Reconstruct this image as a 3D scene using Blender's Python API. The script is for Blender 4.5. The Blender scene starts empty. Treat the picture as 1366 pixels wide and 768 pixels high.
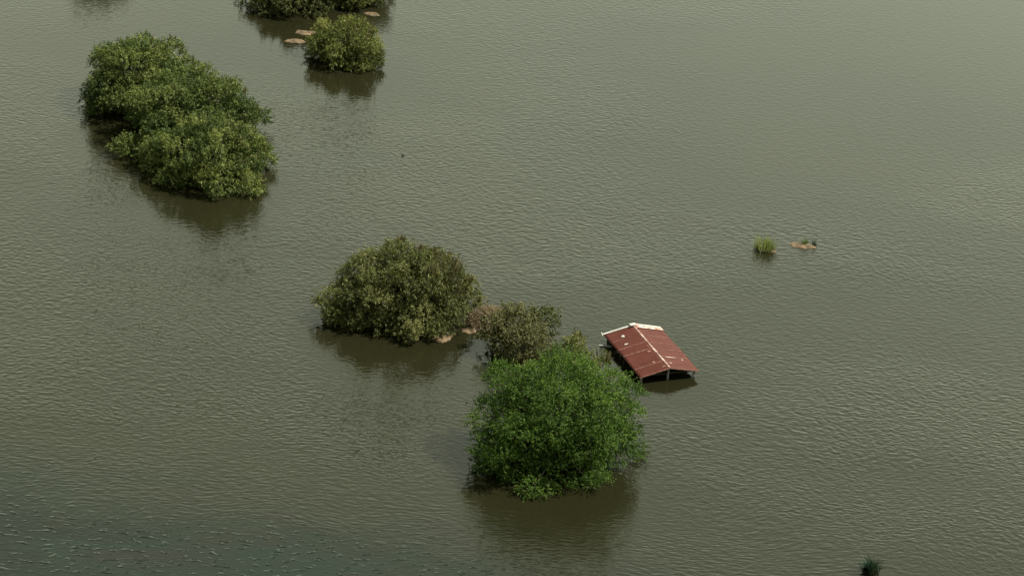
import bpy, math, random
import numpy as np
from mathutils import Vector, Matrix

R = math.radians
scene = bpy.context.scene
col = scene.collection

# ------------------------------------------------------------------ camera
CAM_LOC = Vector((0.0, -272.0, 130.0))
PITCH, ROLL, LENS = 25.5, 4.0, 98.0
cam_d = bpy.data.cameras.new('camera')
cam = bpy.data.objects.new('camera', cam_d)
col.objects.link(cam)
cam_d.lens = LENS
cam_d.sensor_width = 36.0
cam_d.clip_start = 1.0
cam_d.clip_end = 60000.0
CAM_ROT = Matrix.Rotation(R(90 - PITCH), 3, 'X') @ Matrix.Rotation(R(ROLL), 3, 'Z')
cam.matrix_world = Matrix.Translation(CAM_LOC) @ CAM_ROT.to_4x4()
scene.camera = cam

# ------------------------------------------------------------------ sky and sun
SUN_EL, SUN_AZ = 54.0, 10.0        # azimuth counted from +X towards +Y
sdir = Vector((math.cos(R(SUN_EL)) * math.cos(R(SUN_AZ)),
               math.cos(R(SUN_EL)) * math.sin(R(SUN_AZ)), math.sin(R(SUN_EL))))
world = bpy.data.worlds.new('World')
scene.world = world
world.use_nodes = True
wn, wl = world.node_tree.nodes, world.node_tree.links
bg = wn['Background']
sky = wn.new('ShaderNodeTexSky')
sky.sky_type = 'NISHITA'
sky.sun_disc = False
sky.sun_elevation = R(SUN_EL)
sky.sun_rotation = math.atan2(sdir.x, sdir.y)
sky.air_density = 1.0
sky.dust_density = 5.0
sky.ozone_density = 0.6
# a thin, pale, slightly broken cloud veil
tc = wn.new('ShaderNodeTexCoord')
nz = wn.new('ShaderNodeTexNoise'); nz.inputs['Scale'].default_value = 2.2; nz.inputs['Detail'].default_value = 4
rp = wn.new('ShaderNodeMapRange')
rp.inputs['From Min'].default_value = 0.3; rp.inputs['From Max'].default_value = 0.7
rp.inputs['To Min'].default_value = 0.65; rp.inputs['To Max'].default_value = 0.9
mx = wn.new('ShaderNodeMix'); mx.data_type = 'RGBA'
wl.new(tc.outputs['Generated'], nz.inputs['Vector'])
wl.new(nz.outputs['Fac'], rp.inputs['Value'])
wl.new(rp.outputs['Result'], mx.inputs['Factor'])
wl.new(sky.outputs['Color'], mx.inputs[6])
mx.inputs[7].default_value = (10.6, 11.5, 8.3, 1)
# horizon haze and a brighter sky ahead right, added for the water's reflection
sx = wn.new('ShaderNodeSeparateXYZ'); wl.new(tc.outputs['Generated'], sx.inputs[0])
hz = wn.new('ShaderNodeMapRange'); hz.interpolation_type = 'SMOOTHSTEP'
for k_, v_ in (('From Min', 0.20), ('From Max', 0.62), ('To Min', 1.68), ('To Max', 1.0)):
    hz.inputs[k_].default_value = v_
wl.new(sx.outputs['Z'], hz.inputs['Value'])
bk = wn.new('ShaderNodeMapRange'); bk.interpolation_type = 'SMOOTHSTEP'
for k_, v_ in (('From Min', -0.25), ('From Max', 0.25), ('To Min', 0.88), ('To Max', 1.10)):
    bk.inputs[k_].default_value = v_
wl.new(sx.outputs['X'], bk.inputs['Value'])
zn = wn.new('ShaderNodeMapRange'); zn.interpolation_type = 'SMOOTHSTEP'      # sky dimmed overhead to cut fill light on the foliage
for k_, v_ in (('From Min', 0.56), ('From Max', 0.80), ('To Min', 1.0), ('To Max', 0.40)):
    zn.inputs[k_].default_value = v_
wl.new(sx.outputs['Z'], zn.inputs['Value'])
m0 = wn.new('ShaderNodeMath'); m0.operation = 'MULTIPLY'
fr = wn.new('ShaderNodeMapRange'); fr.interpolation_type = 'SMOOTHSTEP'      # sky dimmed behind the camera to darken camera-facing sides
for k_, v_ in (('From Min', -0.2), ('From Max', 0.6), ('To Min', 0.28), ('To Max', 1.0)):
    fr.inputs[k_].default_value = v_
wl.new(sx.outputs['Y'], fr.inputs['Value'])
mf = wn.new('ShaderNodeMath'); mf.operation = 'MULTIPLY'
wl.new(hz.outputs[0], mf.inputs[0]); wl.new(fr.outputs[0], mf.inputs[1])
wl.new(mf.outputs[0], m0.inputs[0]); wl.new(zn.outputs[0], m0.inputs[1])
mm = wn.new('ShaderNodeMath'); mm.operation = 'MULTIPLY'
wl.new(m0.outputs[0], mm.inputs[0]); wl.new(bk.outputs[0], mm.inputs[1])
vmul = wn.new('ShaderNodeVectorMath'); vmul.operation = 'SCALE'
wl.new(mx.outputs[2], vmul.inputs[0]); wl.new(mm.outputs[0], vmul.inputs['Scale'])
wl.new(vmul.outputs[0], bg.inputs['Color'])
bg.inputs['Strength'].default_value = 0.088

sun_d = bpy.data.lights.new('sun', 'SUN')
sun_d.energy = 5.0
sun_d.angle = R(0.5)
sun_d.color = (1.0, 0.94, 0.84)
sun = bpy.data.objects.new('sun', sun_d)
sun.rotation_euler = sdir.to_track_quat('Z', 'Y').to_euler()
col.objects.link(sun)

vs = scene.view_settings
vs.view_transform = 'Standard'
vs.look = 'None'
vs.exposure = 0.35
vs.gamma = 1
vs.use_curve_mapping = False

# ------------------------------------------------------------------ helpers
W, H = 1366.0, 768.0
FPX = LENS / 36.0 * W


def at(px, py, z=0.0):
    """the point of the place that stands at height z on the line of sight through a photo pixel"""
    d = CAM_ROT @ Vector(((px - W / 2) / FPX, -(py - H / 2) / FPX, -1.0))
    t = (z - CAM_LOC.z) / d.z
    return CAM_LOC + d * t


def scale_at(px, py):
    """photo pixels per metre at a water-level point, and the sine / cosine of the looking-down angle"""
    v = at(px, py) - CAM_LOC
    dist = v.length
    s = -v.z / dist
    return FPX / dist, s, math.sqrt(1 - s * s)


def tag(o, label=None, cat=None, group=None, kind=None):
    for k, v in (('label', label), ('category', cat), ('group', group), ('kind', kind)):
        if v:
            o[k] = v
    return o


def empty(name, loc, rz=0.0):
    o = bpy.data.objects.new(name, None)
    o.location = loc
    o.rotation_euler = (0, 0, rz)
    o.empty_display_size = 0.5
    col.objects.link(o)
    return o


def link_mesh(name, verts, faces, mat, parent=None, smooth=False, attr=None, loc=(0, 0, 0)):
    me = bpy.data.meshes.new(name)
    verts = np.asarray(verts, dtype=np.float32)
    if isinstance(faces, np.ndarray):
        n, k = faces.shape
        me.vertices.add(len(verts)); me.vertices.foreach_set('co', verts.ravel())
        me.loops.add(n * k); me.loops.foreach_set('vertex_index', faces.astype(np.int32).ravel())
        me.polygons.add(n)
        me.polygons.foreach_set('loop_start', (np.arange(n) * k).astype(np.int32))
        me.update(calc_edges=True)
    else:
        me.from_pydata([tuple(map(float, v)) for v in verts], [], faces)
        me.update()
    if attr is not None:
        a = me.attributes.new('vary', 'FLOAT', 'POINT')
        a.data.foreach_set('value', np.asarray(attr, dtype=np.float32))
    if smooth:
        me.polygons.foreach_set('use_smooth', [True] * len(me.polygons))
    me.materials.append(mat)
    o = bpy.data.objects.new(name, me)
    o.location = loc
    col.objects.link(o)
    if parent is not None:
        o.parent = parent
    return o


class MB:
    def __init__(self):
        self.v, self.f = [], []

    def tube(self, pts, radii, n=7):
        base = len(self.v)
        for i, p in enumerate(pts):
            p = Vector(p)
            a = Vector(pts[min(i + 1, len(pts) - 1)]) - Vector(pts[max(i - 1, 0)])
            a.normalize()
            u = a.orthogonal().normalized(); w = a.cross(u)
            for k in range(n):
                t = 2 * math.pi * k / n
                self.v.append(p + (u * math.cos(t) + w * math.sin(t)) * radii[i])
        for i in range(len(pts) - 1):
            for k in range(n):
                a0 = base + i * n + k; a1 = base + i * n + (k + 1) % n
                self.f.append((a0, a1, a1 + n, a0 + n))
        self.f.append(tuple(base + k for k in reversed(range(n))))
        self.f.append(tuple(base + (len(pts) - 1) * n + k for k in range(n)))

    def bar(self, a, b, w, h, up=Vector((0, 0, 1))):
        """box beam from a to b, width w sideways, height h along up"""
        a, b = Vector(a), Vector(b)
        d = (b - a).normalized(); s = d.cross(up).normalized() * (w / 2); u = s.cross(d).normalized() * (h / 2)
        base = len(self.v)
        for p in (a, b):
            for q in (-s - u, s - u, s + u, -s + u):
                self.v.append(p + q)
        for f in ((0, 3, 2, 1), (4, 5, 6, 7), (0, 1, 5, 4), (1, 2, 6, 5), (2, 3, 7, 6), (3, 0, 4, 7)):
            self.f.append(tuple(base + i for i in f))

    def build(self, name, mat, parent=None, smooth=False):
        return link_mesh(name, [tuple(v) for v in self.v], self.f, mat, parent, smooth)


def new_mat(name):
    m = bpy.data.materials.new(name)
    m.use_nodes = True
    nt = m.node_tree
    return m, nt.nodes, nt.links, nt.nodes['Principled BSDF'], nt.nodes['Material Output']


def ramp(nodes, stops, interp='LINEAR'):
    r = nodes.new('ShaderNodeValToRGB')
    r.color_ramp.interpolation = interp
    els = r.color_ramp.elements
    while len(els) < len(stops):
        els.new(0.5)
    for e, (p, c) in zip(els, stops):
        e.position = p; e.color = (*c, 1) if len(c) == 3 else c
    return r


def math_node(nodes, links, op, a, b=None, c=None):
    n = nodes.new('ShaderNodeMath'); n.operation = op
    for i, x in enumerate((a, b, c)):
        if x is None:
            continue
        if isinstance(x, (int, float)):
            n.inputs[i].default_value = x
        else:
            links.new(x, n.inputs[i])
    return n.outputs[0]


# ------------------------------------------------------------------ materials
def leaf_mat(name, dark, mid, light, transl=0.3, rough=0.55):
    m, n, l, bsdf, out = new_mat(name)
    at_ = n.new('ShaderNodeAttribute'); at_.attribute_name = 'vary'
    rm = ramp(n, [(0.0, dark), (0.55, mid), (1.0, light)])
    l.new(at_.outputs['Fac'], rm.inputs['Fac'])
    bsdf.inputs['Roughness'].default_value = rough
    bsdf.inputs['Specular IOR Level'].default_value = 0.22
    l.new(rm.outputs['Color'], bsdf.inputs['Base Color'])
    tr = n.new('ShaderNodeBsdfTranslucent')
    hs = n.new('ShaderNodeHueSaturation'); hs.inputs['Saturation'].default_value = 1.15; hs.inputs['Value'].default_value = 1.2
    l.new(rm.outputs['Color'], hs.inputs['Color']); l.new(hs.outputs['Color'], tr.inputs['Color'])
    ms = n.new('ShaderNodeMixShader'); ms.inputs['Fac'].default_value = transl * 0.9
    l.new(bsdf.outputs[0], ms.inputs[1]); l.new(tr.outputs[0], ms.inputs[2])
    l.new(ms.outputs[0], out.inputs['Surface'])
    return m


M = {}
M['leaf_deep'] = leaf_mat('broad green leaves', (0.028, 0.048, 0.011), (0.088, 0.130, 0.034), (0.300, 0.330, 0.095))
M['leaf_olive'] = leaf_mat('olive green leaves', (0.036, 0.044, 0.014), (0.116, 0.134, 0.041), (0.295, 0.295, 0.112))
M['leaf_bright'] = leaf_mat('fresh feathery leaves', (0.020, 0.050, 0.006), (0.080, 0.150, 0.024), (0.250, 0.365, 0.066))
M['leaf_yellow'] = leaf_mat('yellow green leaves', (0.040, 0.055, 0.014), (0.130, 0.155, 0.038), (0.310, 0.320, 0.100))
M['leaf_grey'] = leaf_mat('grey green sparse leaves', (0.060, 0.066, 0.026), (0.145, 0.150, 0.062), (0.260, 0.245, 0.110))
M['leaf_brown'] = leaf_mat('dry brown twigs', (0.15, 0.12, 0.07), (0.27, 0.215, 0.13), (0.38, 0.31, 0.20), 0.2)
M['spike'] = leaf_mat('pale flower spikes', (0.15, 0.135, 0.07), (0.23, 0.205, 0.115), (0.32, 0.28, 0.17), 0.15)
M['reed'] = leaf_mat('reed blades', (0.06, 0.10, 0.03), (0.15, 0.21, 0.06), (0.30, 0.32, 0.13), 0.4)
M['waterweed'] = leaf_mat('dark water plant blades', (0.012, 0.035, 0.022), (0.03, 0.065, 0.038), (0.12, 0.13, 0.07), 0.2)


def bark_mat():
    m, n, l, b, out = new_mat('bark')
    tcn = n.new('ShaderNodeTexCoord'); nz = n.new('ShaderNodeTexNoise')
    nz.inputs['Scale'].default_value = 6; nz.inputs['Detail'].default_value = 5
    l.new(tcn.outputs['Object'], nz.inputs['Vector'])
    rm = ramp(n, [(0.3, (0.05, 0.040, 0.030)), (0.7, (0.14, 0.12, 0.095))])
    l.new(nz.outputs['Fac'], rm.inputs['Fac']); l.new(rm.outputs['Color'], b.inputs['Base Color'])
    b.inputs['Roughness'].default_value = 0.9
    return m


M['bark'] = bark_mat()


def mud_mat():
    m, n, l, b, out = new_mat('mud')
    g = n.new('ShaderNodeNewGeometry'); nz = n.new('ShaderNodeTexNoise')
    nz.inputs['Scale'].default_value = 1.6; nz.inputs['Detail'].default_value = 6
    l.new(g.outputs['Position'], nz.inputs['Vector'])
    rm = ramp(n, [(0.36, (0.08, 0.058, 0.033)), (0.5, (0.13, 0.092, 0.048)), (0.66, (0.25, 0.175, 0.095))])
    l.new(nz.outputs['Fac'], rm.inputs['Fac']); l.new(rm.outputs['Color'], b.inputs['Base Color'])
    b.inputs['Roughness'].default_value = 0.85
    bp = n.new('ShaderNodeBump'); bp.inputs['Distance'].default_value = 0.15; bp.inputs['Strength'].default_value = 0.7
    l.new(nz.outputs['Fac'], bp.inputs['Height']); l.new(bp.outputs['Normal'], b.inputs['Normal'])
    return m


M['mud'] = mud_mat()


def water_mat():
    m, n, l, b, out = new_mat('flood water')
    g = n.new('ShaderNodeNewGeometry')
    pos = g.outputs['Position']
    MN = lambda *a: math_node(n, l, *a)

    def mapping(rot, sc, src=pos):
        mp = n.new('ShaderNodeMapping'); mp.vector_type = 'POINT'
        mp.inputs['Rotation'].default_value = (0, 0, R(rot)); mp.inputs['Scale'].default_value = (*sc, 1)
        l.new(src, mp.inputs['Vector']); return mp.outputs[0]

    def noise(vec, scale, detail=2.0, rough=0.5, dist=0.0):
        t = n.new('ShaderNodeTexNoise'); t.noise_dimensions = '2D'
        t.inputs['Scale'].default_value = scale; t.inputs['Detail'].default_value = detail
        t.inputs['Roughness'].default_value = rough; t.inputs['Distortion'].default_value = dist
        l.new(vec, t.inputs['Vector']); return t

    def mrange(v, a, b_, c=0.0, d=1.0, smooth=True):
        r = n.new('ShaderNodeMapRange')
        r.interpolation_type = 'SMOOTHSTEP' if smooth else 'LINEAR'
        for k, x in (('From Min', a), ('From Max', b_), ('To Min', c), ('To Max', d)):
            r.inputs[k].default_value = x
        l.new(v, r.inputs['Value']); return r.outputs['Result']

    # gentle bending of the wave field
    warp = noise(pos, 0.045, 2).outputs['Color']
    vm = n.new('ShaderNodeVectorMath'); vm.operation = 'MULTIPLY_ADD'
    l.new(warp, vm.inputs[0]); vm.inputs[1].default_value = (5.0, 5.0, 0); l.new(pos, vm.inputs[2])
    wp = vm.outputs[0]
    # darker water: signed distance from its edge (a line across the near left)
    p0, p1 = at(0, 596), at(640, 715)
    d = (p1 - p0).normalized(); nrm = Vector((d.y, -d.x, 0))      # towards the darker water
    dot = n.new('ShaderNodeVectorMath'); dot.operation = 'DOT_PRODUCT'
    l.new(pos, dot.inputs[0]); dot.inputs[1].default_value = nrm
    sd = MN('SUBTRACT', dot.outputs['Value'], float(nrm.dot(p0)))
    edge = MN('MULTIPLY_ADD', MN('SUBTRACT', noise(mapping(-math.degrees(math.atan2(d.y, d.x)), (0.5, 1.0)), 0.09, 5, 0.6).outputs['Fac'], 0.5), 22.0, sd)
    dark_mask = mrange(edge, -5.0, 14.0)
    # waves
    a = noise(mapping(19, (0.55, 1.0), wp), 2.75, 1.0, 0.4, 0.3).outputs['Fac']
    a2 = noise(mapping(-4, (0.60, 1.0), wp), 1.6, 1.0, 0.4, 0.2).outputs['Fac']
    fine = noise(mapping(25, (0.55, 1.0), wp), 5.0, 2, 0.5).outputs['Fac']
    diag = noise(mapping(62, (0.30, 1.0), wp), 2.8, 1, 0.5, 0.2).outputs['Fac']
    band = MN('MULTIPLY', mrange(edge, -14.0, -3.0), mrange(edge, 1.0, 9.0, 1.0, 0.0))
    gust = mrange(noise(mapping(10, (0.6, 1.0)), 0.022, 3).outputs['Fac'], 0.36, 0.60, 0.42, 1.0)
    sepy = n.new('ShaderNodeSeparateXYZ'); l.new(pos, sepy.inputs[0])
    gust = MN('MULTIPLY', gust, mrange(sepy.outputs['Y'], -20.0, 110.0, 1.0, 0.5))
    amp = MN('MULTIPLY', gust, mrange(edge, 0.0, 16.0, 1.0, 0.25))
    for (cx, cy, r0, r1) in ((285, 262, 7, 14), (175, 190, 6, 12), (462, 106, 5, 11), (400, 45, 5, 9), (535, 462, 8, 14),
                             (745, 690, 8, 17), (640, 600, 3, 8), (880, 520, 4, 8)):
        c_ = at(cx, cy)
        dd = n.new('ShaderNodeVectorMath'); dd.operation = 'DISTANCE'
        l.new(wp, dd.inputs[0]); dd.inputs[1].default_value = (c_.x + 2.5, c_.y + 2.5, 0)
        amp = MN('MULTIPLY', amp, mrange(dd.outputs['Value'], float(r0), float(r1), 0.38, 1.0))
    main = MN('ADD', MN('MULTIPLY', a, 0.60), MN('MULTIPLY', a2, 0.40))
    main = MN('MULTIPLY', main, MN('MULTIPLY', amp, mrange(band, 0.0, 1.0, 1.0, 0.4)))
    h = MN('ADD', main, MN('MULTIPLY', fine, MN('MULTIPLY', amp, 0.10)))
    h = MN('ADD', h, MN('MULTIPLY', diag, MN('MULTIPLY', band, 0.42)))
    crest = mrange(noise(mapping(8, (0.42, 1.0), wp), 2.3, 1, 0.4).outputs['Fac'], 0.60, 0.80)
    h = MN('ADD', h, MN('MULTIPLY', crest, MN('MULTIPLY', dark_mask, 0.42)))
    bp = n.new('ShaderNodeBump'); bp.inputs['Strength'].default_value = 1.0; bp.inputs['Distance'].default_value = 0.100
    l.new(h, bp.inputs['Height']); l.new(bp.outputs['Normal'], b.inputs['Normal'])
    # silt in the flood water, a darker colour mix across the near left
    silt = ramp(n, [(0.25, (0.0135, 0.0135, 0.0058)), (0.75, (0.019, 0.0190, 0.0084))])
    l.new(noise(pos, 0.02, 4).outputs['Fac'], silt.inputs['Fac'])
    dark_mix = ramp(n, [(0.35, (0.004, 0.007, 0.005)), (0.5, (0.005, 0.013, 0.008)), (0.7, (0.009, 0.009, 0.007))])
    l.new(noise(mapping(0, (0.5, 1.0)), 0.12, 4).outputs['Fac'], dark_mix.inputs['Fac'])
    mixc = n.new('ShaderNodeMix'); mixc.data_type = 'RGBA'
    l.new(dark_mask, mixc.inputs['Factor']); l.new(silt.outputs['Color'], mixc.inputs[6]); l.new(dark_mix.outputs['Color'], mixc.inputs[7])
    l.new(mixc.outputs[2], b.inputs['Base Color'])
    b.inputs['Roughness'].default_value = 0.06
    b.inputs['IOR'].default_value = 1.333
    return m


M['water'] = water_mat()


def plain_mat(name, c1, c2, scale=3.0, rough=0.7, metal=0.0):
    m, n, l, b, out = new_mat(name)
    g = n.new('ShaderNodeNewGeometry'); nz = n.new('ShaderNodeTexNoise')
    nz.inputs['Scale'].default_value = scale; nz.inputs['Detail'].default_value = 5
    l.new(g.outputs['Position'], nz.inputs['Vector'])
    rm = ramp(n, [(0.35, c1), (0.65, c2)])
    l.new(nz.outputs['Fac'], rm.inputs['Fac']); l.new(rm.outputs['Color'], b.inputs['Base Color'])
    b.inputs['Roughness'].default_value = rough; b.inputs['Metallic'].default_value = metal
    return m


M['red_sheet'] = plain_mat('rusty red roofing sheet', (0.090, 0.024, 0.016), (0.112, 0.031, 0.021), 0.9, 0.6)
M['red_sheet'].node_tree.nodes['Principled BSDF'].inputs['Specular IOR Level'].default_value = 0.2
M['seam'] = plain_mat('scuffed sheet edge', (0.20, 0.075, 0.055), (0.40, 0.22, 0.17), 2.5, 0.6)
M['white_trim'] = plain_mat('weathered white trim', (0.45, 0.44, 0.40), (0.68, 0.67, 0.63), 2.0, 0.6)
M['flaked'] = plain_mat('flaking white and orange trim', (0.42, 0.12, 0.06), (0.75, 0.66, 0.58), 2.4, 0.6)
M['ridge'] = plain_mat('flaking ridge cap', (0.24, 0.09, 0.065), (0.66, 0.52, 0.44), 2.2, 0.6)
M['post'] = plain_mat('grey concrete post', (0.20, 0.20, 0.19), (0.34, 0.34, 0.32), 3, 0.8)
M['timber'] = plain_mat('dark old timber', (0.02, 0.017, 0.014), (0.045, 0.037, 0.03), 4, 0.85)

# ------------------------------------------------------------------ water
S = 25000.0
water = link_mesh('water', [(-S, -S, 0), (S, -S, 0), (S, S, 0), (-S, S, 0)], [(0, 1, 2, 3)], M['water'])
tag(water, 'olive brown rippled flood water', kind='structure')


# ------------------------------------------------------------------ mud banks
def mud_bank(px, py, rx_px, ry_px, h, seed, label):
    rng = random.Random(seed)
    k, s, c = scale_at(px, py)
    rx, ry = rx_px / k, ry_px / (k * s)
    n, rings = 36, 7
    ph = [rng.uniform(0, 6.28) for _ in range(4)]
    v, f = [(0, 0, h)], []
    for r in range(1, rings + 1):
        q = r / rings
        for i in range(n):
            t = 2 * math.pi * i / n
            wob = 1 + 0.08 * math.sin(13 * t + ph[3]) + 0.20 * math.sin(2 * t + ph[0]) + 0.10 * math.sin(3 * t + ph[1]) + 0.06 * math.sin(7 * t + ph[2])
            z = h * (1 - q ** 2.2) * (1 + rng.uniform(-.2, .2)) - 0.25 * (q ** 6)
            wob *= 1 + 0.10 * q * math.sin(i * 2.7 + seed) * math.sin(i * 1.3)
            v.append((rx * 1.12 * q * wob * math.cos(t), ry * 1.12 * q * wob * math.sin(t), z))
    for i in range(n):
        f.append((0, 1 + i, 1 + (i + 1) % n))
    for r in range(rings - 1):
        for i in range(n):
            a = 1 + r * n + i; b = 1 + r * n + (i + 1) % n
            f.append((a, a + n, b + n, b))
    p = at(px, py)
    o = link_mesh('mud_bank', v, f, M['mud'], smooth=True, loc=p)
    tag(o, label, kind='structure')
    return o


# ------------------------------------------------------------------ foliage
def unit(a):
    return a / np.maximum(np.linalg.norm(a, axis=-1, keepdims=True), 1e-9)


def rand_dirs(rng, n):
    return unit(rng.normal(size=(n, 3)))


STYLES = {
    # rs clump radius, gap between clumps, flat, dens sprigs per m2, k leaves, L length, Wd half width, sl sprig length
    'broad':    dict(rs=(0.8, 2.1), gap=1.95, flat=0.62, dens=10.5, k=12, L=0.31, Wd=0.060, sl=0.75, droop=0.50, up=0.25),
    'willowy':  dict(rs=(0.7, 1.7), gap=1.65, flat=0.80, dens=10., k=12, L=0.33, Wd=0.055, sl=0.70, droop=0.45, up=0.75),
    'feathery': dict(rs=(0.7, 2.2), gap=2.0, flat=0.40, dens=13.5, k=15, L=0.165, Wd=0.045, sl=0.80, droop=0.10, up=0.05),
    'sparse':   dict(rs=(0.55, 1.2), gap=0.9, flat=0.80, dens=5.0, k=9, L=0.24, Wd=0.075, sl=0.60, droop=0.12, up=0.5),
    'twiggy':   dict(rs=(0.4, 0.7), gap=0.4, flat=0.90, dens=16., k=9, L=0.34, Wd=0.025, sl=0.4, droop=0.0, up=0.6),
}


def leaf_quads(rng, P, A, st, vary, droop_extra=0.0):
    """P sprig foot, A sprig axis; returns verts, faces, attr of all leaves"""
    n, k = len(P), st['k']
    t = rng.uniform(0.05, 1.0, (n, k, 1))
    foot = P[:, None] + A[:, None] * t * st['sl'] * rng.uniform(0.7, 1.25, (n, 1, 1))
    rad = rand_dirs(rng, n * k).reshape(n, k, 3)
    D = unit(A[:, None] * 0.75 + rad * 0.95 + np.array([0, 0, -1.0]) * st['droop'])
    Nn = unit(np.cross(D, rand_dirs(rng, n * k).reshape(n, k, 3)) + 0.9 * np.array([0, 0, 1.0]))
    Sd = unit(np.cross(D, Nn))
    L = st['L'] * rng.uniform(0.6, 1.3, (n, k, 1)); Wd = st['Wd'] * rng.uniform(0.7, 1.25, (n, k, 1))
    v0 = foot
    v1 = foot + D * L * 0.45 + Sd * Wd
    v2 = foot + D * L + np.array([0, 0, -1.0]) * L * 0.15
    v3 = foot + D * L * 0.45 - Sd * Wd
    V = np.stack([v0, v1, v2, v3], axis=2).reshape(-1, 3)
    F = np.arange(len(V)).reshape(-1, 4)
    a = np.clip(np.repeat(vary, k) + rng.normal(0, 0.13, n * k), 0, 1)
    return V, F, np.repeat(a, 4)


def lobes_world(lobes):
    """lobes as (foot px, foot py, height px, horizontal radius px, vertical radius px) -> metres in the place"""
    out = []
    for (gx, gy, hz, rh, rv) in lobes:
        k, s, c = scale_at(gx, gy)
        p = at(gx, gy)
        out.append((p.x, p.y, hz / (k * c), rh / k, rh / k * 0.95, rv / (k * c)))
    return np.array(out)


def crown_points(rng, Lb, st, keep=1.0, zmin=0.05):
    C, Rr = Lb[:, :3], Lb[:, 3:]
    subs = []
    gap = st['gap']
    for i in range(len(Lb)):
        area = 4 * math.pi * (Rr[i].prod()) ** (2 / 3)
        m = int(area / (gap * gap) * 4.0) + 6
        d = rand_dirs(rng, m)
        P = C[i] + d * Rr[i] * np.clip(rng.normal(0.93, 0.14, (m, 1)), 0.6, 1.25)
        nrm = unit(d / Rr[i])
        P_ok = P[:, 2] > zmin
        for j in range(len(Lb)):
            if j != i:
                P_ok &= (((P - C[j]) / Rr[j]) ** 2).sum(1) > 0.65
        for p, q in zip(P[P_ok], nrm[P_ok]):
            subs.append((p, q))
    rng.shuffle(subs)
    chosen, pts, gs = [], np.zeros((0, 3)), np.zeros(0)
    for p, q in subs:
        rad = st['rs'][0] + (st['rs'][1] - st['rs'][0]) * rng.random() ** 1.6
        g = gap * rad / (0.5 * (st['rs'][0] + st['rs'][1]))
        if len(pts) and np.min(((pts - p) ** 2).sum(1) - (0.5 * (g + gs)) ** 2) < 0:
            continue
        pts = np.vstack([pts, p]); gs = np.append(gs, g)
        if rng.random() > keep:
            continue
        chosen.append((p, q, rad, rng.normal(0, 0.13)))
    return chosen


def make_crown(rng, Lb, st, keep=1.0, tone=0.5, top_light=0.0, zmin=0.05, dens=1.0):
    chosen = crown_points(rng, Lb, st, keep, zmin)
    Ps, As, Vs = [], [], []
    for p, q, r, tn in chosen:
        m = max(6, int(4 * math.pi * r * r * st['dens'] * 0.62 * dens))
        d = rand_dirs(rng, m)
        face = unit(q + np.array([0, 0, 0.8]))
        d = d[(d @ face) > 0.0]
        # uneven clump outline plus a few longer shoots
        wob = 1 + 0.22 * np.sin(d @ rng.normal(0, 3.0, 3) + rng.uniform(0, 6)) + 0.15 * np.sin(d @ rng.normal(0, 6.0, 3))
        rr = np.array([r, r, r * st['flat']])
        rad = rng.uniform(0.55, 1.02, len(d)) * wob
        shoot = rng.random(len(d)) < 0.06
        rad[shoot] *= 1.25
        P = p + d * rr * rad[:, None]
        A = unit(d * 0.75 + q * 0.45 + np.array([0, 0, st['up']]) + 0.35 * rng.normal(size=d.shape))
        ok = P[:, 2] > zmin
        Ps.append(P[ok]); As.append(A[ok])
        Vs.append(np.full(ok.sum(), tone + tn) + rng.normal(0, 0.10, ok.sum()))
    # inner foliage seen through the gaps between the clumps
    for L in Lb:
        area = 4 * math.pi * (L[3:].prod()) ** (2 / 3)
        m = int(area * st['dens'] * 0.55 * keep)
        d = rand_dirs(rng, m)
        P = L[:3] + d * L[3:] * rng.uniform(0.55, 0.88, (m, 1))
        ok = P[:, 2] > zmin
        Ps.append(P[ok]); As.append(unit(d + 0.6 * rng.normal(size=d.shape))[ok])
        Vs.append(np.full(ok.sum(), tone) + rng.normal(0, 0.12, ok.sum()))
    P, A, Vv = np.vstack(Ps), np.vstack(As), np.concatenate(Vs)
    V, F, a = leaf_quads(rng, P, A, st, Vv)
    V[:, 2] = np.maximum(V[:, 2], 0.01)
    return V, F, a, chosen


def limb(mb, rng, a, b, r0, r1, seg=5, wob=0.12):
    a, b = np.array(a, float), np.array(b, float)
    L = np.linalg.norm(b - a)
    pts, rad = [], []
    for i in range(seg + 1):
        t = i / seg
        p = a + (b - a) * t + rng.normal(0, wob * L * 0.25, 3) * math.sin(math.pi * t)
        p[2] += 0.12 * L * math.sin(math.pi * t)
        pts.append(tuple(p)); rad.append(r0 + (r1 - r0) * t)
    mb.tube(pts, rad, 6)
    return pts


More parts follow.
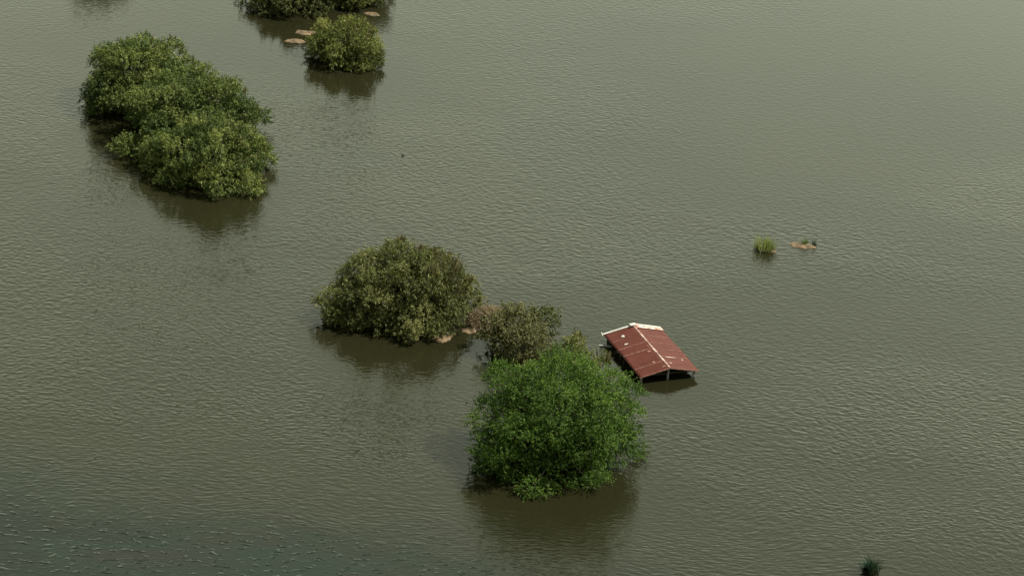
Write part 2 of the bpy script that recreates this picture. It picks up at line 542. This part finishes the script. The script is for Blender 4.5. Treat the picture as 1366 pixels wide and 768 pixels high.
def make_tree(name, label, cat, seed, lobes, style, leafmat, group=None, keep=1.0, tone=0.5,
              trunk_r=0.35, spikes=None, twigs=1.0, dens=1.0):
    rng = np.random.default_rng(seed)
    st = STYLES[style]
    Lb = lobes_world(lobes)
    w = Lb[:, 3] ** 2
    base = np.array([(Lb[:, 0] * w).sum() / w.sum(), (Lb[:, 1] * w).sum() / w.sum(), 0.0])
    root = empty(name, tuple(base))
    tag(root, label, cat, group)
    L2 = Lb.copy(); L2[:, :3] -= base
    V, F, a, chosen = make_crown(rng, L2, st, keep, tone, dens=dens)
    mb = MB()
    big = max(L2, key=lambda q: q[5] * q[3])
    fork = (big[0] * 0.3, big[1] * 0.3, max(0.5, big[2] * 0.45))
    limb(mb, rng, (0, 0, -1.2), fork, trunk_r, trunk_r * 0.75, 4, 0.05)
    mb.build('trunk', M['bark'], root, True)
    bb = MB()
    for q in L2:
        c = q[:3] * np.array([1, 1, 0.85])
        limb(bb, rng, fork, c, trunk_r * 0.55, trunk_r * 0.28)
        near = [ch for ch in chosen if (((ch[0] - q[:3]) / (q[3:] * 1.15)) ** 2).sum() < 1]
        rng.shuffle(near)
        for ch in near[:int(26 * twigs)]:
            limb(bb, rng, c, ch[0] + ch[1] * ch[2] * 0.6, trunk_r * 0.20, 0.02, 4, 0.18)
    bb.build('limbs', M['bark'], root, True)
    nleaf = len(F)
    if spikes:
        # pale upright flower spikes on the sunny side
        cnt, side = spikes
        cand = [ch for ch in chosen if (ch[1] @ unit(np.array(side))) > 0.55]
        vs_, at_ = [], []
        if cand:
            for _ in range(cnt):
                ch = cand[rng.integers(len(cand))]
                d = unit(rng.normal(size=3) * 0.8 + ch[1] + np.array([0, 0, 0.8]))
                p = ch[0] + d * ch[2] * np.array([1, 1, st['flat']]) * rng.uniform(0.85, 1.05)
                ax = unit(np.array([0, 0, 1.0]) + rng.normal(0, 0.25, 3) + 0.3 * ch[1])
                Ls, wd = rng.uniform(0.6, 1.1), rng.uniform(0.06, 0.10)
                tt = rng.uniform(0.1, 1)
                for ang in (0, 1.57):
                    s_ = unit(np.cross(ax, [math.cos(ang), math.sin(ang), 0.2]))
                    vs_ += [p, p + ax * Ls * .5 + s_ * wd, p + ax * Ls, p + ax * Ls * .5 - s_ * wd]
                    at_ += [tt] * 4
            nleaf = len(F)
            V = np.vstack([V, np.array(vs_)]); a = np.concatenate([a, at_])
            F = np.arange(len(V)).reshape(-1, 4)
    cr = link_mesh('crown', V, F, M[leafmat], root, attr=a)
    if spikes and len(F) > nleaf:
        cr.data.materials.append(M['spike'])
        mi = np.zeros(len(F), dtype=np.int32); mi[nleaf:] = 1
        cr.data.polygons.foreach_set('material_index', mi)
    return root


SUNNY = (0.8, 0.1, 0.5)
# upper left thicket: three trees one can tell apart
GT = 'trees of the long thicket at upper left'
make_tree('tree', 'tall dark green tree at the far, upper left end of the long tree thicket', 'tree', 11,
          [(186, 134, 44, 50, 28), (150, 140, 22, 28, 20), (236, 148, 38, 38, 24), (136, 146, 10, 18, 14), (165, 150, 30, 30, 20)],
          'broad', 'leaf_deep', GT, tone=0.5, spikes=(60, SUNNY))
make_tree('tree', 'middle tree of the long thicket with a thin shoot reaching out to the right', 'tree', 12,
          [(228, 184, 38, 48, 28), (288, 186, 44, 32, 22), (336, 174, 22, 9, 6), (314, 180, 28, 18, 11), (200, 204, 10, 26, 18)],
          'broad', 'leaf_deep', GT, tone=0.5, spikes=(50, SUNNY))
make_tree('tree', 'rounded nearest tree at the lower right end of the long thicket, lighter leaves', 'tree', 13,
          [(284, 232, 26, 56, 32), (322, 226, 20, 34, 24), (222, 226, 24, 20, 18), (250, 242, 6, 30, 16), (305, 250, 4, 34, 12), (270, 222, 36, 24, 16)],
          'willowy', 'leaf_deep', GT, tone=0.58, spikes=(90, SUNNY))

# top clump crossing the frame
GB = 'bushes of the clump at the top edge'
make_tree('bush', 'dark leafy bush cut by the top edge of the photo, behind the round bush', 'bush', 21,
          [(398, 6, 18, 40, 26), (372, 12, 10, 26, 18), (430, 0, 25, 40, 26)], 'broad', 'leaf_olive', GB, tone=0.42)
make_tree('bush', 'right hand bush of the top clump with pale tips beside a small mud spit', 'bush', 22,
          [(474, 4, 12, 28, 20), (500, -4, 20, 16, 16)], 'willowy', 'leaf_yellow', GB, tone=0.45)
make_tree('bush', 'thin straggly bush leaning out over the water at the left of the top clump', 'bush', 23,
          [(330, 4, 6, 12, 8), (345, 2, 12, 12, 10)], 'sparse', 'leaf_yellow', GB, keep=0.7, tone=0.5, trunk_r=0.12)
make_tree('bush', 'round yellow green bush standing in front of the top clump', 'bush', 24,
          [(460, 76, 16, 40, 22), (428, 77, 12, 16, 12), (468, 86, 4, 28, 12)], 'willowy', 'leaf_yellow', GB,
          tone=0.52, spikes=(110, SUNNY))
# a tree beyond the top edge whose reflection dips into the frame
make_tree('tree', 'tree beyond the upper left edge, only its reflected top dips into view', 'tree', 25,
          [(128, -52, 30, 26, 16)], 'broad', 'leaf_deep', tone=0.4)

# middle island
make_tree('bush', 'broad dome shaped olive green bush island left of the centre', 'bush', 31,
          [(530, 412, 26, 66, 40), (588, 416, 16, 38, 28), (558, 434, 8, 44, 20), (480, 414, 14, 36, 24), (545, 408, 50, 30, 18)],
          'willowy', 'leaf_olive', tone=0.52, spikes=(420, (0.75, 0.35, 0.5)))
make_tree('bush', 'low bush at the left foot of the broad dome shaped bush', 'bush', 32,
          [(454, 426, 10, 24, 18), (470, 432, 4, 20, 12)], 'willowy', 'leaf_olive', tone=0.58)

# the group by the shed
make_tree('bush', 'straggly grey olive bush behind the big bright green tree', 'bush', 41,
          [(686, 462, 26, 24, 18), (664, 468, 18, 15, 16), (698, 480, 18, 26, 18)], 'sparse', 'leaf_grey',
          tone=0.5, dens=1.6, trunk_r=0.2)
make_tree('bush', 'small dark bush at the right shoulder of the straggly grey olive bush', 'bush', 42,
          [(722, 448, 16, 13, 13)], 'sparse', 'leaf_olive', tone=0.3, dens=1.5, trunk_r=0.12)
make_tree('bush', 'low dry brown bush between the dome shaped bush and the straggly one', 'bush', 43,
          [(652, 430, 5, 13, 8), (640, 434, 1, 12, 6)], 'twiggy', 'leaf_brown', tone=0.5, trunk_r=0.08)
make_tree('bush', 'yellow olive bush peeping out behind the top of the bright green tree', 'bush', 44,
          [(758, 506, 32, 22, 9), (785, 510, 28, 13, 8)], 'willowy', 'leaf_yellow', tone=0.5, spikes=(40, SUNNY), trunk_r=0.2)
make_tree('tree', 'big bright green feathery tree nearest to the red roofed shed', 'tree', 47,
          [(742, 604, 64, 82, 44), (802, 606, 54, 40, 28), (682, 606, 48, 38, 26), (775, 602, 80, 36, 20), (702, 600, 78, 40, 20),
           (704, 622, 34, 40, 24), (776, 622, 34, 42, 24), (816, 616, 30, 20, 18), (666, 618, 26, 20, 18), (738, 619, 8, 82, 14), (734, 622, 26, 34, 14),
           (656, 618, 20, 24, 22), (690, 628, 14, 36, 18)],
          'feathery', 'leaf_bright', tone=0.45, trunk_r=0.5, twigs=1.3)

# ------------------------------------------------------------------ mud banks
mud_bank(590, 450, 13, 8, 0.25, 1, 'pale mud edge at the right foot of the dome shaped bush')
mud_bank(628, 440, 14, 5, 0.12, 2, 'thin mud bar leading to the dry brown bush')
mud_bank(394, 55, 13, 4, 0.12, 3, 'small brown mud spit left of the round bush')
mud_bank(408, 44, 14, 4, 0.12, 4, 'brown mud patch behind the round bush')
mud_bank(496, 19, 13, 2.6, 0.10, 5, 'thin mud spit at the right of the top clump')


# ------------------------------------------------------------------ reeds and small plants
def blades(name, label, cat, px, py, spread_px, h_px, n, mat, seed, lean=0.35, width=0.05, tone=0.5, parent_name='blades'):
    rng = np.random.default_rng(seed)
    k, s, c = scale_at(px, py)
    p0 = at(px, py)
    root = empty(name, p0)
    tag(root, label, cat)
    vs_, fs_, at_ = [], [], []
    for i in range(n):
        t = rng.uniform(0, 6.28); r = math.sqrt(rng.random())
        x, y = math.cos(t) * r * spread_px / k, math.sin(t) * r * spread_px / k * 0.6
        hh = 1.35 * h_px / (k * c) * rng.uniform(0.35, 1.0) * (1 - 0.30 * r)
        ln = np.array([x * 0.25 + rng.normal(0, lean) * hh * 0.5, y * 0.25 + rng.normal(0, lean) * hh * 0.5, 0])
        sd = np.array([math.cos(t + 1.3), math.sin(t + 1.3), 0]) * width * rng.uniform(0.6, 1.2)
        b = np.array([x, y, -0.1])
        q = [b + ln * (u ** 1.7) + np.array([0, 0, hh * (u - 0.18 * u * u)]) for u in (0, .5, 1)]
        o = len(vs_)
        vs_ += [q[0] - sd, q[0] + sd, q[1] + sd * .8, q[1] - sd * .8, q[2] + sd * .15, q[2] - sd * .15]
        fs_ += [(o, o + 1, o + 2, o + 3), (o + 3, o + 2, o + 4, o + 5)]
        at_ += [np.clip(tone + rng.normal(0, 0.22), 0, 1)] * 6
    link_mesh(parent_name, np.array(vs_), fs_, M[mat], root, attr=at_)
    mb = MB()
    for i in range(1):
        t = rng.uniform(0, 6.28)
        x, y = math.cos(t) * spread_px / k * .5, math.sin(t) * spread_px / k * .3
        mb.tube([(x, y, -0.2), (x * 1.2, y * 1.2, h_px / (k * c) * .5)], [0.03, 0.012], 5)
    mb.build('stem', M['bark'], root)
    return root


mud_bank(1030, 334, 9, 2.5, 0.12, 6, 'strip of pale mud under the tall green reed tuft')
mud_bank(1070, 328, 16, 4.5, 0.22, 7, 'lone pink brown mud patch right of the reed tuft')
blades('reed_tuft', 'tall fresh green reed tuft standing in open water', 'reeds', 1020, 333, 15, 23, 240, 'reed', 51, 0.20, 0.045, 0.85)
blades('weed', 'small green weed in the middle of the lone mud patch', 'weed', 1074, 326, 4.5, 12, 60, 'reed', 52, 0.4, 0.04, 0.3)
blades('weed', 'tiny grey green weed at the right end of the lone mud patch', 'weed', 1086, 327, 4, 11, 34, 'waterweed', 53, 0.4, 0.04, 0.6)
blades('water_plant', 'dark green spiky plant in the water at the lower right edge', 'water plant', 1162, 763, 11, 22, 190, 'waterweed', 54, 0.7, 0.07, 0.5)
blades('weed', 'tiny dark weed tip alone in the open water above the centre', 'weed', 537, 208, 2.0, 4.5, 16, 'waterweed', 55, 0.6, 0.05, 0.4)

# ------------------------------------------------------------------ the drowned shed
EAVE = 0.78
nl, nr = at(853.5, 503.5, EAVE), at(932.5, 494.5, EAVE)     # near eave corners
fl = at(803, 447, EAVE)
# a true rectangle fitted to these corners
wv = (nr - nl); wv.z = 0
Wd_ = wv.length
ux = wv.normalized()
uy = Vector((-ux.y, ux.x, 0))
Ln = (fl - nl).dot(uy)
print('shed', Wd_, Ln, 'skew', math.degrees(math.atan2((fl - nl).dot(ux), Ln)), 'rz', math.degrees(math.atan2(ux.y, ux.x)))
rz = math.atan2(ux.y, ux.x)
cen = (nl + ux * (Wd_ / 2) + uy * (Ln / 2)); cen.z = 0
shed = empty('shed', cen, rz)
tag(shed, 'open sided shed drowned to its eaves under a rusty red tin roof', 'shed')
HW, HL, RISE = Wd_ / 2, Ln / 2, 0.72


def roof_slope(sign):
    nx, ny = 10, 260
    v, f = [], []
    pitch = 0.21
    rows = [0, 0.17, 0.33, 0.46, 0.62, 0.80, 1.0]
    for j in range(ny + 1):
        y = -HL + 2 * HL * j / ny
        for i in range(nx + 1):
            t = i / nx                         # 0 ridge, 1 eave
            x = sign * HW * t
            z = EAVE + RISE * (1 - t) + 0.022 * math.sin(2 * math.pi * y / pitch)
            z += 0.035 * math.sin(y * 0.9 + t * 2) * t
            v.append((x, y, z))
    for j in range(ny):
        for i in range(nx):
            a = j * (nx + 1) + i
            q = (a, a + 1, a + nx + 2, a + nx + 1)
            f.append(q if sign > 0 else q[::-1])
    o = link_mesh('roof_slope', v, f, M['red_sheet'], shed, True)
    md = o.modifiers.new('thickness', 'SOLIDIFY'); md.thickness = 0.03; md.offset = -1
    return o


sl_l, sl_r = roof_slope(-1), roof_slope(1)


def roof_z(x, y):
    t = abs(x) / HW
    return EAVE + RISE * (1 - t) + 0.035 * math.sin(y * 0.9 + t * 2) * t


def strip(mb, x0, x1, y, w, lift=0.045, jit=0.0, rng=random.Random(3), seg=12):
    """a narrow raised strip across a slope at distance y along the shed"""
    for i in range(seg):
        a, b = x0 + (x1 - x0) * i / seg, x0 + (x1 - x0) * (i + 1) / seg
        ya = y + rng.uniform(-jit, jit)
        mb.bar((a, ya, roof_z(a, y) + lift), (b, ya, roof_z(b, y) + lift), w * rng.uniform(0.6, 1.2), 0.012)


Y = lambda q: -HL + 2 * HL * q
for q, a, b, w_ in ((0.17, 0.03, 0.97, .07), (0.47, 0.05, 0.98, .07), (0.62, 0.02, 0.97, .07), (0.80, 0.35, 0.97, .04)):
    ml = MB(); strip(ml, -HW * a, -HW * b, Y(q), w_)
    ml.build('sheet_lap', M['seam'], sl_l)
for q, a, b, w_ in ((0.27, 0.05, 0.95, .07), (0.44, 0.15, 0.95, .045), (0.60, 0.1, 0.9, .045), (0.77, 0.2, 0.97, .045)):
    mr = MB(); strip(mr, HW * a, HW * b, Y(q), w_)
    mr.build('sheet_lap', M['seam'], sl_r)


def patch(mb, x, y, dx, dy, seed):
    """ragged flat scrap of bare metal lying on the slope"""
    rng = random.Random(seed)
    base = len(mb.v); n = 11
    for lift in (0.035, 0.052):
        for i in range(n):
            t = 2 * math.pi * i / n; rr = 0.55 + 0.45 * abs(math.sin(seed * 7.3 + i * 2.1))
            px_, py_ = x + dx * rr * math.cos(t), y + dy * rr * math.sin(t)
            mb.v.append(Vector((px_, py_, roof_z(px_, py_) + lift)))
    mb.f.append(tuple(base + n + i for i in range(n)))
    mb.f.append(tuple(base + i for i in reversed(range(n))))
    for i in range(n):
        j = (i + 1) % n
        mb.f.append((base + i, base + j, base + n + j, base + n + i))


for x_, y_, dx, dy, sd_, mt, par in (
        (-HW * .52, Y(0.86), 0.22, 0.24, 1, 'white_trim', sl_l), (-HW * .62, Y(0.69), 0.24, 0.13, 2, 'white_trim', sl_l),
        (HW * .34, Y(0.265), 0.85, 0.10, 3, 'ridge', sl_r), (HW * .16, Y(0.12), 0.32, 0.14, 4, 'ridge', sl_r),
        (HW * .72, Y(0.235), 0.13, 0.10, 5, 'ridge', sl_r),
        (-HW * .18, Y(0.42), 0.2, 0.16, 6, 'seam', sl_l), (-HW * .30, Y(0.20), 0.2, 0.16, 7, 'seam', sl_l),
        (-HW * .12, Y(0.06), 0.3, 0.08, 8, 'seam', sl_l), (-HW * .1, Y(0.52), 0.14, 0.12, 9, 'seam', sl_l)):
    pw = MB(); patch(pw, x_, y_, dx, dy, sd_)
    pw.build('bare_patch' if mt != 'seam' else 'rust_patch', M[mt], par)

# ridge cap: ragged pieces
rc = MB(); rr = random.Random(5)
y = -HL
while y < HL - 0.1:
    ln = min(rr.uniform(0.35, 0.8), HL - y)
    w = rr.uniform(0.12, 0.26)
    zr = EAVE + RISE + 0.05 + rr.uniform(0, .015)
    for sgn in (-1, 1):
        rc.bar((sgn * w / 4, y, zr - 0.02), (sgn * w / 4, y + ln - 0.03, zr - 0.02), w / 2, 0.02,
               Vector((sgn * 0.25, 0, 1)))
    y += ln
rc.build('ridge_cap', M['ridge'], shed)

# white bargeboard on the far gable and eave trims
bb = MB()
zt = lambda x: EAVE + RISE * (1 - abs(x) / HW)
bb.bar((-HW - .25, HL + .04, zt(HW) + .06), (-0.05, HL + .04, zt(0) + .10), 0.21, 0.05)
bb.bar((-0.45, HL - .10, zt(0) + .20), (0.25, HL + .10, zt(0) + .17), 0.42, 0.05)
bb.bar((-HW - .28, HL - .30, zt(HW) + .08), (-HW - .10, HL + .45, zt(HW) + .10), 0.07, 0.06)
bb.bar((0.20, HL + .16, zt(0) + .10), (HW * .98, HL + .16, zt(HW) + .10), 0.26, 0.05)
bb.build('bargeboard', M['white_trim'], shed)
fb = MB()
fb.bar((0.15, HL - .24, zt(0) + .06), (HW * .99, HL - .24, zt(HW) + .07), 0.52, 0.03)
fb.build('flashing', M['flaked'], shed)
nb = MB()
nb.bar((0, -HL - .03, zt(0) - .03), (HW, -HL - .03, zt(HW) - .03), 0.04, 0.10)
nb.bar((0, -HL - .03, zt(0) - .03), (-HW, -HL - .03, zt(HW) - .03), 0.04, 0.10)
nb.build('gable_edge', M['seam'], shed)
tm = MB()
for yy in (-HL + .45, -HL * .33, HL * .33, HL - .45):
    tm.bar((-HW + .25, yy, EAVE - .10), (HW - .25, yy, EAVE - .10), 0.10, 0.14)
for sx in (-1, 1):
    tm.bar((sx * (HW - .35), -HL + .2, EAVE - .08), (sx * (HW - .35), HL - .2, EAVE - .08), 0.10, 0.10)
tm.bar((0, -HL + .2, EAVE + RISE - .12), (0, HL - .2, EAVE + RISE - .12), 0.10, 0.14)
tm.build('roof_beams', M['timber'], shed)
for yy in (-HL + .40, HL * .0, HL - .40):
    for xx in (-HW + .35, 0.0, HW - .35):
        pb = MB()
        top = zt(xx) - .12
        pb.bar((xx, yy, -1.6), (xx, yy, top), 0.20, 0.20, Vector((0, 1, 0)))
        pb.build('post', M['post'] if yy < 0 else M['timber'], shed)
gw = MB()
gw.bar((-HW + .45, HL - .55, .15), (HW - .45, HL - .55, .15), 0.05, 1.3)  # unseen infill added to block the sky and darken under the roof
gw.build('added_end_wall', M['timber'], shed)
# sodden beam lying in the water by the far left corner
sb = MB()
q0, q1 = at(799, 461), at(816, 463)
sb.bar((q0.x, q0.y, 0.03), (q1.x, q1.y, 0.06), 0.22, 0.14)
tag(sb.build('floating_plank', M['post']), 'grey plank floating by the far left corner of the shed', 'plank')
